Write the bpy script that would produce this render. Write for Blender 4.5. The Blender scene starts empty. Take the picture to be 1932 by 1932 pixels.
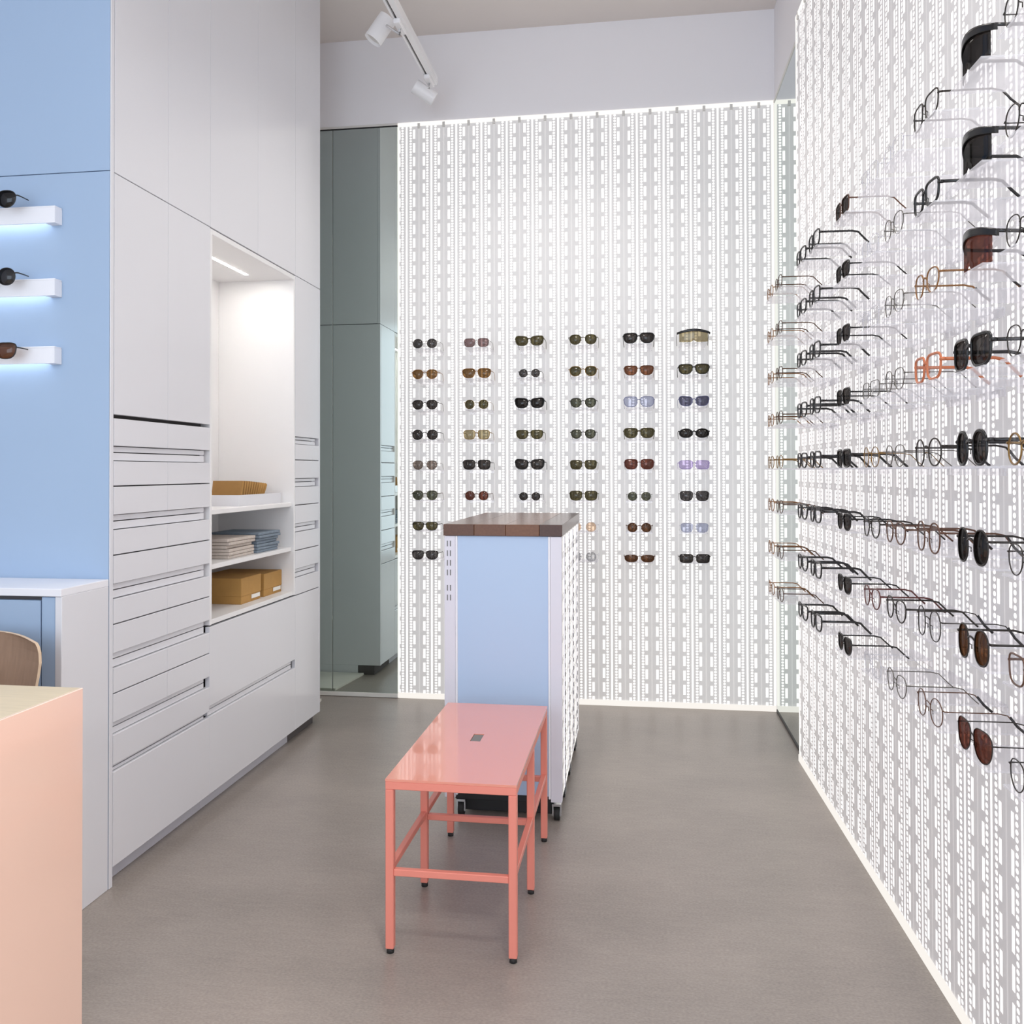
import bpy, bmesh, math, random
from mathutils import Vector, Matrix
sc = bpy.context.scene
COL = sc.collection
R = math.radians
random.seed(7)

# ------------------------------------------------------------------ camera, sky, exposure
def set_camera():
    yaw, pitch, roll = R(8.295), R(.574), R(.113)
    r = Vector((math.cos(yaw), math.sin(yaw), 0)); f = Vector((-math.sin(yaw), math.cos(yaw), 0)); u = Vector((0, 0, 1))
    f2 = math.cos(pitch)*f + math.sin(pitch)*u; u2 = math.cos(pitch)*u - math.sin(pitch)*f
    r3 = math.cos(roll)*r - math.sin(roll)*u2; u3 = math.cos(roll)*u2 + math.sin(roll)*r
    cd = bpy.data.cameras.new('camera'); cd.sensor_width = 36; cd.lens = 1640/1932*36
    cd.shift_y = (872.1-966)/1932; cd.clip_start = .02
    co = bpy.data.objects.new('camera', cd); COL.objects.link(co)
    b = -f2
    co.matrix_world = Matrix(((r3.x, u3.x, b.x, 0), (r3.y, u3.y, b.y, 0), (r3.z, u3.z, b.z, 1.22), (0, 0, 0, 1)))
    sc.camera = co
set_camera()
w = bpy.data.worlds.new('daylight'); sc.world = w; w.use_nodes = True
w.node_tree.nodes['Background'].inputs[0].default_value = (.76, .87, 1, 1)
w.node_tree.nodes['Background'].inputs[1].default_value = 2.6
sc.view_settings.view_transform = 'Standard'; sc.view_settings.look = 'None'
sc.view_settings.exposure = 0.4; sc.view_settings.gamma = 1.0; sc.view_settings.use_curve_mapping = False
sc.cycles.transparent_max_bounces = 40; sc.cycles.max_bounces = 10; sc.cycles.diffuse_bounces = 5
sc.cycles.use_denoising = True; sc.cycles.adaptive_threshold = .02
PANEL_GLOW = .86          # luminance of the backlit display walls
BAND_GLOW = .17

# ------------------------------------------------------------------ materials
def srgb(h):
    c = [int(h[i:i+2], 16)/255 for i in (0, 2, 4)]
    return tuple((x/12.92 if x <= .04045 else ((x+.055)/1.055)**2.4) for x in c) + (1,)
MATS = {}
def mat(name, col, rough=.5, metal=0., coat=0., spec=.5, bump=0., bscale=200., vary=0., vscale=4., stretch=None):
    m = bpy.data.materials.new(name); m.use_nodes = True; nt = m.node_tree
    p = nt.nodes['Principled BSDF']; c = srgb(col) if isinstance(col, str) else col
    p.inputs['Base Color'].default_value = c; p.inputs['Roughness'].default_value = rough
    p.inputs['Metallic'].default_value = metal; p.inputs['Coat Weight'].default_value = coat
    p.inputs['Specular IOR Level'].default_value = spec
    if bump or vary:
        tc = nt.nodes.new('ShaderNodeTexCoord'); mp = nt.nodes.new('ShaderNodeMapping')
        mp.inputs['Scale'].default_value = stretch or (1, 1, 1)
        nt.links.new(tc.outputs['Object'], mp.inputs['Vector'])
    if bump:
        n = nt.nodes.new('ShaderNodeTexNoise'); n.inputs['Scale'].default_value = bscale; n.inputs['Detail'].default_value = 4
        b = nt.nodes.new('ShaderNodeBump'); b.inputs['Strength'].default_value = bump; b.inputs['Distance'].default_value = .002
        nt.links.new(mp.outputs[0], n.inputs['Vector']); nt.links.new(n.outputs[0], b.inputs['Height']); nt.links.new(b.outputs[0], p.inputs['Normal'])
    if vary:
        n = nt.nodes.new('ShaderNodeTexNoise'); n.inputs['Scale'].default_value = vscale; n.inputs['Detail'].default_value = 6
        mx = nt.nodes.new('ShaderNodeMixRGB'); mx.inputs[1].default_value = tuple(x*(1-vary) for x in c[:3])+(1,)
        mx.inputs[2].default_value = tuple(min(1, x*(1+vary)) for x in c[:3])+(1,)
        nt.links.new(mp.outputs[0], n.inputs['Vector']); nt.links.new(n.outputs[0], mx.inputs[0]); nt.links.new(mx.outputs[0], p.inputs['Base Color'])
    MATS[name] = m
    return m
def emit(name, col, s):
    m = bpy.data.materials.new(name); m.use_nodes = True; nt = m.node_tree; nt.nodes.clear()
    o = nt.nodes.new('ShaderNodeOutputMaterial'); e = nt.nodes.new('ShaderNodeEmission')
    e.inputs[0].default_value = col; e.inputs[1].default_value = s
    nt.links.new(e.outputs[0], o.inputs[0]); MATS[name] = m
    return m

M_wall = mat('white_paint', (.86, .84, .86, 1), .7)
M_ceil = mat('ceiling_paint', (.76, .70, .66, 1), .8)
M_lacq = mat('white_lacquer', (.74, .74, .775, 1), .17, spec=.4)
M_niche = mat('niche_white', (.86, .85, .85, 1), .35)
M_chan = mat('grip_channel_lacquer', (.60, .60, .66, 1), .4)
M_dark = mat('dark_gap', (.10, .09, .09, 1), .7)
M_blue = mat('pale_blue_paint', srgb('B5CBE7'), .45)
M_bluew = mat('blue_wall_paint', srgb('A1B7D2'), .5)
M_counter = mat('counter_white', (.86, .86, .90, 1), .35)
M_kraft = mat('kraft_board', srgb('B58A4C'), .8, vary=.12, vscale=25)
M_kraftd = mat('kraft_cover', srgb('9C7440'), .8, vary=.12, vscale=40)
M_label = mat('paper_label', (.85, .83, .78, 1), .7)
M_cloth1 = mat('grey_blue_cloth', srgb('7F8C99'), .9, vary=.25, vscale=60)
M_cloth2 = mat('pale_cloth', srgb('C8BDB4'), .9, vary=.2, vscale=60)
M_coral = mat('coral_lacquer', srgb('E8957F'), .12, spec=.5, coat=.7)
M_coralf = mat('coral_steel', srgb('E88D7C'), .34)
M_desk = mat('coral_desk_lacquer', srgb('FAD3BF'), .2, spec=1., coat=1.); M_desk.node_tree.nodes['Principled BSDF'].inputs['Coat IOR'].default_value = 1.75; M_desk.node_tree.nodes['Principled BSDF'].inputs['Coat Roughness'].default_value = .12
M_deskt = mat('pale_wood', srgb('D2C3A6'), .5, vary=.12, vscale=6, stretch=(2, 25, 25))
M_chairw = mat('oak_ply', srgb('957862'), .45, vary=.2, vscale=5, stretch=(22, 22, 1.5))
M_edgew = mat('light_ply_edge', srgb('D8BFA3'), .5)
M_steel = mat('chrome_steel', (.6, .6, .6, 1), .25, metal=1)
M_black = mat('black_plastic', (.012, .012, .013, 1), .45)
M_rubber = mat('black_rubber', (.02, .02, .02, 1), .7)
M_cart = mat('cart_white', (.74, .73, .80, 1), .4)
M_lamp = mat('lamp_white', (.86, .85, .86, 1), .35)
M_rail = emit('glowing_rail', (1, .965, .91, 1), .85)
M_railb = emit('base_rail_glow', (1, .95, .89, 1), .74)
M_led = emit('niche_led', (1, .96, .90, 1), 60)
M_ledb = emit('shelf_led', (.92, .96, 1, 1), 7)
M_trim = mat('pale_trim', (.72, .70, .66, 1), .4)
M_shelf = mat('white_ledge', (.86, .86, .90, 1), .4)
M_plate = mat('pale_plate', (.78, .76, .70, 1), .6)
M_slate = mat('slate_grey', srgb('7C7874'), .6)
M_frame = mat('storefront_metal', (.2, .2, .2, 1), .4)

def floor_mat():
    m = mat('grey_floor', (.3, .28, .265, 1), .34, spec=.5); nt = m.node_tree; p = nt.nodes['Principled BSDF']
    tc = nt.nodes.new('ShaderNodeTexCoord')
    def noise(scale, st, det=6):
        mp = nt.nodes.new('ShaderNodeMapping'); mp.inputs['Scale'].default_value = st
        n = nt.nodes.new('ShaderNodeTexNoise'); n.inputs['Scale'].default_value = scale; n.inputs['Detail'].default_value = det
        nt.links.new(tc.outputs['Object'], mp.inputs[0]); nt.links.new(mp.outputs[0], n.inputs['Vector']); return n
    a = noise(2.2, (1, 1.6, 1)); b = noise(14, (1, 4.5, 1)); c = noise(130, (1, 1.6, 1), 3)
    def mathn(op, x, y):
        k = nt.nodes.new('ShaderNodeMath'); k.operation = op
        for i, v in enumerate((x, y)):
            if isinstance(v, (int, float)): k.inputs[i].default_value = v
            else: nt.links.new(v, k.inputs[i])
        return k.outputs[0]
    s = mathn('ADD', mathn('MULTIPLY', a.outputs[0], .35), mathn('ADD', mathn('MULTIPLY', b.outputs[0], .17), mathn('MULTIPLY', c.outputs[0], .48)))
    rp = nt.nodes.new('ShaderNodeValToRGB')
    rp.color_ramp.elements[0].position = .33; rp.color_ramp.elements[0].color = srgb('857D77')
    rp.color_ramp.elements[1].position = .67; rp.color_ramp.elements[1].color = srgb('A69C94')
    nt.links.new(s, rp.inputs[0]); nt.links.new(rp.outputs[0], p.inputs['Base Color'])
    bp = nt.nodes.new('ShaderNodeBump'); bp.inputs['Strength'].default_value = .25; bp.inputs['Distance'].default_value = .002
    nt.links.new(s, bp.inputs['Height']); nt.links.new(bp.outputs[0], p.inputs['Normal'])
    return m
M_floor = floor_mat()

def mirror_mat():
    m = bpy.data.materials.new('tinted_mirror'); m.use_nodes = True; nt = m.node_tree; nt.nodes.clear()
    o = nt.nodes.new('ShaderNodeOutputMaterial'); g = nt.nodes.new('ShaderNodeBsdfGlossy')
    g.inputs['Color'].default_value = (.66, .74, .70, 1); g.inputs['Roughness'].default_value = .0
    nt.links.new(g.outputs[0], o.inputs[0]); return m
M_mirror = mirror_mat(); M_mirror2 = M_mirror.copy()
M_mirror2.node_tree.nodes['Glossy BSDF'].inputs['Color'].default_value = (.80, .845, .825, 1)

def panel_mat(name, P, u0, Pv, v0, glow, band, warm):
    """Backlit perforated sheet: line | dots | dashes | plain band, mirrored about the line; u = local x, v = local z."""
    m = bpy.data.materials.new(name); m.use_nodes = True; nt = m.node_tree; nt.nodes.clear()
    out = nt.nodes.new('ShaderNodeOutputMaterial'); p = nt.nodes.new('ShaderNodeBsdfPrincipled')
    tc = nt.nodes.new('ShaderNodeTexCoord'); sx = nt.nodes.new('ShaderNodeSeparateXYZ')
    nt.links.new(tc.outputs['Object'], sx.inputs[0])
    def mt(op, a, b=0., c=0.):
        k = nt.nodes.new('ShaderNodeMath'); k.operation = op
        for i, v in enumerate((a, b, c)):
            if isinstance(v, (int, float)): k.inputs[i].default_value = v
            else: nt.links.new(v, k.inputs[i])
        return k.outputs[0]
    def soft(x, lo, hi):            # 1 below lo, 0 above hi
        k = nt.nodes.new('ShaderNodeMapRange'); k.interpolation_type = 'SMOOTHSTEP'
        k.inputs['From Min'].default_value = lo; k.inputs['From Max'].default_value = hi
        k.inputs['To Min'].default_value = 1; k.inputs['To Max'].default_value = 0
        nt.links.new(x, k.inputs['Value']); return k.outputs[0]
    d = mt('ABSOLUTE', mt('SUBTRACT', mt('FRACT', mt('DIVIDE', mt('SUBTRACT', sx.outputs[0], u0), P)), .5))   # 0 line, .5 band centre
    vd = mt('ABSOLUTE', mt('SUBTRACT', mt('FRACT', mt('DIVIDE', mt('SUBTRACT', sx.outputs[2], v0), Pv)), .5))  # 0 dash centre, .5 gap
    vt = mt('ABSOLUTE', mt('SUBTRACT', mt('FRACT', mt('ADD', mt('DIVIDE', mt('SUBTRACT', sx.outputs[2], v0), Pv/5), .5)), .5))
    line = soft(d, .026, .040)
    dd = mt('ABSOLUTE', mt('SUBTRACT', d, .165))
    dots = soft(mt('SQRT', mt('ADD', mt('POWER', mt('DIVIDE', dd, .047), 2.), mt('POWER', mt('DIVIDE', vt, .36), 2.))), .85, 1.1)
    hd = mt('ABSOLUTE', mt('SUBTRACT', d, .30))
    dash = mt('MULTIPLY', soft(hd, .038, .052), soft(vd, .325, .35))
    thin = mt('MULTIPLY', soft(mt('SUBTRACT', .5, d), .012, .03), .12)
    hole = mt('MINIMUM', mt('ADD', mt('ADD', line, dots), mt('ADD', dash, thin)), 1.)
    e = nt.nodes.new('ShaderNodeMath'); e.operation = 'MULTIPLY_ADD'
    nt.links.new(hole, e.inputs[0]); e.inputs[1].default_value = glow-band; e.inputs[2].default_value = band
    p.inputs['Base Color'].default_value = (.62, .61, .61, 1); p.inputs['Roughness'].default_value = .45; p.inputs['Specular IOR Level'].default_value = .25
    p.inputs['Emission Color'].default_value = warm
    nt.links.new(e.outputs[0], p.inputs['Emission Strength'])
    bp = nt.nodes.new('ShaderNodeBump'); bp.invert = True; bp.inputs['Strength'].default_value = .35; bp.inputs['Distance'].default_value = .002
    nt.links.new(hole, bp.inputs['Height']); nt.links.new(bp.outputs[0], p.inputs['Normal'])
    nt.links.new(p.outputs[0], out.inputs[0])
    return m

def clear_mat(name, tint, veil, rough=.05, spec_w=.06, veilcol=(.9, .9, .93, 1)):
    """Clear or tinted plastic: light passes straight through with a tint, a little scatter and surface gloss."""
    m = bpy.data.materials.new(name); m.use_nodes = True; nt = m.node_tree; nt.nodes.clear()
    o = nt.nodes.new('ShaderNodeOutputMaterial'); t = nt.nodes.new('ShaderNodeBsdfTransparent'); t.inputs[0].default_value = tint
    d = nt.nodes.new('ShaderNodeBsdfDiffuse'); d.inputs[0].default_value = veilcol
    tr = nt.nodes.new('ShaderNodeBsdfTranslucent'); tr.inputs[0].default_value = veilcol
    g = nt.nodes.new('ShaderNodeBsdfGlossy'); g.inputs['Roughness'].default_value = rough
    a = nt.nodes.new('ShaderNodeMixShader'); b = nt.nodes.new('ShaderNodeMixShader'); c = nt.nodes.new('ShaderNodeMixShader')
    a.inputs[0].default_value = .5; nt.links.new(d.outputs[0], a.inputs[1]); nt.links.new(tr.outputs[0], a.inputs[2])
    b.inputs[0].default_value = veil; nt.links.new(t.outputs[0], b.inputs[1]); nt.links.new(a.outputs[0], b.inputs[2])
    c.inputs[0].default_value = spec_w; nt.links.new(b.outputs[0], c.inputs[1]); nt.links.new(g.outputs[0], c.inputs[2])
    nt.links.new(c.outputs[0], o.inputs[0]); MATS[name] = m
    return m
M_acryl = clear_mat('clear_acrylic', (.97, .97, .98, 1), .36)

# ------------------------------------------------------------------ mesh helpers
def box(bm, x0, x1, y0, y1, z0, z1, bev=0., M=None):
    vs = [bm.verts.new((x, y, z)) for x in (x0, x1) for y in (y0, y1) for z in (z0, z1)]
    fs = [bm.faces.new([vs[i] for i in q]) for q in ((0, 1, 3, 2), (4, 6, 7, 5), (0, 4, 5, 1), (2, 3, 7, 6), (0, 2, 6, 4), (1, 5, 7, 3))]
    allv = vs
    if bev:
        es = list({e for f in fs for e in f.edges})
        r = bmesh.ops.bevel(bm, geom=es, offset=bev, segments=1, affect='EDGES', profile=.5)
        allv = list({v for f in r['faces'] for v in f.verts})
    if M is not None: bmesh.ops.transform(bm, matrix=M, verts=allv)
    return allv
def cyl(bm, p0, p1, r0, r1=None, n=24, caps=True):
    p0, p1 = Vector(p0), Vector(p1); r1 = r0 if r1 is None else r1
    a = (p1-p0).normalized(); s = a.orthogonal().normalized(); t = a.cross(s)
    A = [bm.verts.new(p0+(s*math.cos(2*math.pi*i/n)+t*math.sin(2*math.pi*i/n))*r0) for i in range(n)]
    B = [bm.verts.new(p1+(s*math.cos(2*math.pi*i/n)+t*math.sin(2*math.pi*i/n))*r1) for i in range(n)]
    for i in range(n): bm.faces.new((A[i], A[(i+1) % n], B[(i+1) % n], B[i])).smooth = True
    if caps: bm.faces.new(A[::-1]); bm.faces.new(B)
def sweep(bm, pts, rx, rz=None, n=6, closed=False, up=Vector((0, 0, 1))):
    """tube along pts with an elliptic section: rx sideways, rz along up."""
    rz = rx if rz is None else rz; k = len(pts); pts = [Vector(p) for p in pts]; rings = []
    for i, p in enumerate(pts):
        t = (pts[(i+1) % k]-pts[i-1]) if closed else (pts[min(i+1, k-1)]-pts[max(i-1, 0)])
        t.normalize(); s = t.cross(up)
        if s.length < 1e-4: s = t.orthogonal()
        s.normalize(); q = s.cross(t)
        rings.append([bm.verts.new(p+s*rx*math.cos(2*math.pi*(j+.5)/n)+q*rz*math.sin(2*math.pi*(j+.5)/n)) for j in range(n)])
    for i in range(k if closed else k-1):
        A, B = rings[i], rings[(i+1) % k]
        for j in range(n): bm.faces.new((A[j], A[(j+1) % n], B[(j+1) % n], B[j])).smooth = n > 4
    if not closed: bm.faces.new(rings[0][::-1]); bm.faces.new(rings[-1])
def to_mesh(name, bm, m=None):
    bmesh.ops.recalc_face_normals(bm, faces=bm.faces[:])
    me = bpy.data.meshes.new(name); bm.to_mesh(me); bm.free()
    if m: me.materials.append(m)
    return me
def obj(name, bm, m, parent=None, loc=None):
    o = bpy.data.objects.new(name, bm if isinstance(bm, bpy.types.Mesh) else to_mesh(name, bm, m)); COL.objects.link(o)
    if parent: o.parent = parent
    if loc: o.location = loc
    return o
def bobj(name, m, parent, *dims, bev=.0015):
    bm = bmesh.new(); box(bm, *dims, bev=bev); return obj(name, bm, m, parent)
def tag(o, label, cat, group=None):
    o['label'] = label; o['category'] = cat
    if group: o['group'] = group
    return o
def thing(name, label, cat, loc=(0, 0, 0), rz=0., group=None):
    o = bpy.data.objects.new(name, None); COL.objects.link(o); o.location = loc; o.rotation_euler = (0, 0, rz)
    o.empty_display_size = .1
    return tag(o, label, cat, group)
def struct(o, label=None):
    o['kind'] = 'structure'
    if label: o['label'] = label
    return o
def inst(name, me, m, parent, loc=(0, 0, 0)):
    o = bpy.data.objects.new(name, me); COL.objects.link(o); o.parent = parent; o.location = loc
    o.material_slots[0].link = 'OBJECT'; o.material_slots[0].material = m
    return o

# ------------------------------------------------------------------ room shell
ZC = 3.57; YB = 4.55; YF = -2.4; XL = -3.2
RW_O = Vector((.664, 3.79, 0)); RW_A = R(-88.71)          # the luminous right-hand wall: far end and direction
def rw(u, out, z):                                         # u along the wall towards the street, out = into the room
    return RW_O + Vector((math.cos(RW_A), math.sin(RW_A), 0))*u + Vector((math.sin(RW_A), -math.cos(RW_A), 0))*out + Vector((0, 0, z))
struct(bobj('floor', M_floor, None, XL-.1, 1.2, YF-.1, YB+.2, -.1, 0, bev=0), 'grey brown brushed concrete floor')
struct(bobj('ceiling', M_ceil, None, XL-.1, 1.2, YF-.1, YB+.2, ZC, ZC+.1, bev=0), 'beige painted ceiling')
struct(bobj('wall_back', M_wall, None, XL-.1, 1.0, YB+.03, YB+.15, 0, ZC, bev=0))
bm = bmesh.new()
box(bm, -1.9, .70, YB, YB+.03, 3.105, ZC)                  # plain bulkhead over mirror and display wall
struct(obj('trim_1', bm, M_wall), 'white bulkhead above the back display wall')
bm = bmesh.new()
a, b = rw(0, -.03, 0), rw(6.2, -.03, 0)
plan = [(.69, YB+.05), (.69, 3.79), (a.x, a.y), (b.x, b.y), (1.1, b.y), (1.1, YB+.05)]
lo = [bm.verts.new((x, y, 0)) for x, y in plan]; hi = [bm.verts.new((x, y, ZC)) for x, y in plan]
for i in range(6): bm.faces.new((lo[i], lo[(i+1) % 6], hi[(i+1) % 6], hi[i]))
bm.faces.new(lo); bm.faces.new(hi)
struct(obj('wall_right', bm, M_wall))
struct(bobj('wall_left', M_wall, None, XL-.1, XL, YF, 2.39, 0, ZC, bev=0))
wa = bpy.data.objects.new('wall_alcove', None); COL.objects.link(wa); struct(wa, 'pale blue wall behind the white counter')
bobj('panel', M_bluew, wa, XL, -1.5375, 2.352, 2.3695, .0, 2.1055, bev=.0005)
bobj('panel', M_bluew, wa, XL, -1.5375, 2.352, 2.3695, 2.108, ZC, bev=.0005)
bobj('backing', M_chan, wa, XL, -2.14, 2.3697, 2.39, 0, ZC, bev=0)
struct(bobj('wall_recess', M_wall, None, -2.2, -2.1, 4.06, YB+.1, 0, ZC, bev=0))
# street front: a big glazed opening behind the camera that lets the daylight in
wf = bpy.data.objects.new('window_1', None); COL.objects.link(wf); struct(wf, 'open glazed street front')
bobj('sill', M_frame, wf, XL, .74, YF-.06, YF, 0, .12)
bobj('head', M_wall, wf, XL, .74, YF-.06, YF, 3.2, ZC)
for x in (XL, -1.25, .68): bobj('mullion', M_frame, wf, x, x+.06, YF-.06, YF, .12, 3.2)
po = bpy.data.lights.new('daylight_portal', 'AREA'); po.shape = 'RECTANGLE'; po.size = 3.9; po.size_y = 3.05; po.cycles.is_portal = True
pob = bpy.data.objects.new('daylight_portal', po); COL.objects.link(pob); pob.location = (-1.23, YF-.03, 1.66); pob.rotation_euler = (R(90), 0, 0)

# fill spots added under the ceiling to brighten floor and room, no fixtures
for x, y, pw in ((.25, .6, 78), (-.45, 1.9, 26), (-.45, 3.5, 34)):
    ld = bpy.data.lights.new('ceiling_fill', 'SPOT'); ld.energy = pw; ld.spot_size = R(125); ld.spot_blend = .6; ld.shadow_soft_size = .22; ld.color = (1, .96, .91)
    lo_ = bpy.data.objects.new('ceiling_fill', ld); COL.objects.link(lo_); lo_.location = (x, y, 3.5)

ld = bpy.data.lights.new('desk_fill', 'SPOT'); ld.energy = 110; ld.spot_size = R(46); ld.spot_blend = 1.; ld.shadow_soft_size = .12; ld.color = (1, .96, .93)  # extra fill spot, added to lift the coral desk side, no fixture
lo_ = bpy.data.objects.new('desk_fill', ld); COL.objects.link(lo_); lo_.location = (.5, .3, 3.0)
lo_.rotation_euler = (Vector((-1.25, 1.15, .2))-lo_.location).to_track_quat('-Z', 'Y').to_euler()

# ------------------------------------------------------------------ luminous display walls
PB, PBV = .1367, .0735
M_pback = panel_mat('back_perforation', PB, .117, PBV, .06, PANEL_GLOW, BAND_GLOW, (1, .972, .935, 1))
M_pright = panel_mat('right_perforation', PB, .05, PBV, .06, PANEL_GLOW, BAND_GLOW*.7, (1, .965, .945, 1))
ROWS = [1.880, 1.720, 1.562, 1.405, 1.250, 1.093, .936, .786]
def display(name, label, loc, rz, length, height, m, ledges, ledge_d, clip0):
    t = thing(name, label, 'display wall', loc, rz)
    bobj('perforated_sheet', m, t, .008, length-.012, 0, .024, .032, height-.02, bev=0)
    bobj('top_rail', M_rail, t, 0, length, -.004, .026, height-.02, height)
    bobj('base_rail', M_railb, t, 0, length, -.006, .026, .003, .032)
    bobj('edge_rail', M_rail, t, 0, .008, -.003, .026, .032, height-.02)
    bobj('edge_rail', M_rail, t, length-.012, length, -.003, .026, .032, height-.02)
    bm = bmesh.new(); box(bm, -.066, .066, -ledge_d, 0, -.004, 0, bev=.0008)
    box(bm, -.066, .066, -.004, 0, -.018, -.004)
    me = to_mesh('acrylic_ledge', bm, M_acryl)
    me2 = to_mesh('clip', (lambda b: (box(b, -.007, .007, -.0065, 0, height-.034, height-.006, bev=.001), b)[1])(bmesh.new()), M_trim)
    for k in range(int((length-.05)/PB)): obj('clip', me2, None, t, (clip0+k*PB, 0, 0))
    for u, z in ledges: obj('acrylic_ledge', me, None, t, (u, 0, z))
    return t
XB0 = -1.283
bcols = [-1.095, -.823, -.549, -.276, .002, .272]
bslots = [(c, r) for c in range(6) for r in range(8) if not (c in (1, 2) and r >= 6)]
back = display('display_wall', 'luminous white perforated display wall at the back, behind the blue cart', (XB0, YB-.004, 0), 0, .684-XB0, 3.10, M_pback,
               [(bcols[c]-XB0, ROWS[r]-.0235) for c, r in bslots], .165, .117)
RY = [1.30, 1.49, 1.69, 1.88, 2.05, 2.29, 2.61, 2.79, 3.17, 3.34]     # columns, from the street end to the corner
RU = [(3.79-y)/math.sin(-RW_A) for y in RY]
right = display('display_wall', 'luminous white perforated side wall crowded with eyeglasses on clear ledges', RW_O, RW_A, 4.6, 3.134, M_pright,
                [(u, ROWS[r]-.0235) for u in RU for r in range(8)], .195, .05)

# tall mirrors
t = thing('wall_mirror', 'tall green-tinted mirror between white cabinets and back display wall', 'mirror', (-1.285, YB, 0))
bobj('mirror_pane', M_mirror, t, -.365, -.001, -.002, .02, .024, 3.085, bev=.001)
bobj('mirror_pane', M_mirror, t, -.85, -.3675, -.002, .02, .024, 3.085, bev=.001)
bobj('bottom_trim', M_trim, t, -.85, 0, -.008, .02, .002, .024)
bobj('top_trim', M_black, t, -.85, 0, -.003, .02, 3.085, 3.092)
bobj('top_rail', M_trim, t, -.85, 0, -.004, .02, 3.092, 3.104)
t = thing('wall_mirror', 'narrow tall mirror in the corner, between the two display walls', 'mirror', (.688, 3.79, 0))
bobj('mirror_pane', M_mirror2, t, -.002, .02, .004, .752, .016, 3.085, bev=.001)
bobj('bottom_trim', M_black, t, -.005, .02, .0, .752, .001, .016)
bobj('top_trim', M_trim, t, -.006, .02, 0, .752, 3.085, 3.097)
bm = bmesh.new(); pl = [(-2.09, 4.06), (-1.634, 4.06), (-1.674, 4.44), (-2.09, 4.44)]
lo = [bm.verts.new((x, y, 0)) for x, y in pl]; hi = [bm.verts.new((x, y, .012)) for x, y in pl]
for i in range(4): bm.faces.new((lo[i], lo[(i+1) % 4], hi[(i+1) % 4], hi[i]))
bm.faces.new(lo); bm.faces.new(hi)
tag(obj('floor_plate', bm, M_plate), 'pale flat plate on the floor in the mirror recess', 'floor plate')

# ------------------------------------------------------------------ white cabinet wall
XF = -1.534; T = .018; G = .0018
def front(par, name, y0, y1, z0, z1, back=0.):
    return bobj(name, M_lacq, par, XF-T-back, XF-back, y0+.0007, y1-.0007, z0+G, z1-G, bev=.0012)
def channel(par, y0, y1, z0, z1):
    zm = z1-(z1-z0)*.42; bm = bmesh.new()                  # two set-back finger lips, a dark slit between, an open end
    box(bm, XF-.024, XF-.010, y0+.001, y1-.026, zm+.0016, z1-.0005); box(bm, XF-.024, XF-.010, y0+.001, y1-.026, z0+.0005, zm-.0016)
    g = obj('grip_lip', bm, M_lacq, par)
    bobj('grip_end', M_chan, g, XF-.034, XF-.026, y1-.026, y1-.001, z0, z1, bev=0)
    return g
def carcass(par, y0, y1, z0, z1, m=M_dark):
    return bobj('carcass', m, par, XF-.6, XF-.036, y0, y1, z0, z1, bev=0)
YA0, YA, YB1, YC0, YC1 = 2.351, 2.371, 2.952, 3.741, 4.05
ZS = 2.107
ca = thing('drawer_cabinet', 'white cabinet with many drawers, left of the lit niche', 'cabinet', (0, 0, 0))
carcass(ca, YA, YB1, .05, ZS)
ym = 2.668
front(ca, 'door', YA, ym, 1.388, ZS); front(ca, 'door', ym, YB1, 1.388, ZS)
front(ca, 'drawer', YA, ym, 1.295, 1.380); front(ca, 'drawer', ym, YB1, 1.295, 1.380)
zz = 1.295
for k in range(4):
    channel(ca, YA, YB1, zz-.042, zz)
    front(ca, 'drawer', YA, ym-.018*(k < 0), zz-.118, zz-.042); front(ca, 'drawer', ym, YB1, zz-.118, zz-.042)
    front(ca, 'drawer', YA, ym, zz-.204, zz-.118); front(ca, 'drawer', ym, YB1, zz-.204, zz-.118)
    zz -= .204
channel(ca, YA, YB1, zz-.034, zz)
front(ca, 'drawer', YA, YB1, .354, zz-.034)
channel(ca, YA, YB1, .336, .354)
front(ca, 'door', YA, YB1, .055, .336)
bobj('toe_kick', M_chan, ca, XF-.55, XF-.037, YA, YB1, 0, .053)
cb = thing('shelf_cabinet', 'white cabinet with a tall lit open niche above two deep drawers', 'cabinet')
bobj('carcass', M_dark, cb, XF-.6, XF-.036, YB1, YC0, .05, .66, bev=0)
front(cb, 'drawer', YB1, YC0, .372, .66); channel(cb, YB1, YC0, .338, .372); front(cb, 'drawer', YB1, YC0, .055, .338)
bobj('toe_kick', M_chan, cb, XF-.55, XF-.037, YB1, YC0, 0, .053)
ND = .36
bobj('back_panel', M_niche, cb, XF-ND-.02, XF-ND, YB1+.002, YC0-.002, .664, ZS-.004, bev=0)
bobj('side_panel', M_niche, cb, XF-ND, XF, YB1+.001, YB1+.016, .664, ZS-.004)
bobj('side_panel', M_niche, cb, XF-ND, XF, YC0-.016, YC0-.001, .664, ZS-.004)
bobj('top_panel', M_niche, cb, XF-ND, XF, YB1+.016, YC0-.016, 2.083, ZS-.004)
bobj('shelf', M_niche, cb, XF-ND, XF-.004, YB1+.016, YC0-.016, .664, .682)
bobj('shelf', M_niche, cb, XF-ND, XF-.012, YB1+.016, YC0-.016, .862, .880)
bobj('shelf', M_niche, cb, XF-ND, XF-.012, YB1+.016, YC0-.016, 1.062, 1.080)
bobj('light_strip', M_led, cb, XF-.174, XF-.160, YB1+.06, 3.60, 2.0822, 2.0829, bev=0)
so = bobj('power_socket', M_lacq, cb, XF-ND, XF-ND+.006, 3.50, 3.62, 1.135, 1.20)
bm = bmesh.new()
for y in (3.53, 3.56, 3.59): cyl(bm, (XF-ND+.005, y, 1.168), (XF-ND+.0075, y, 1.168), .007, n=10)
obj('socket_hole', bm, M_chan, so)
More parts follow.
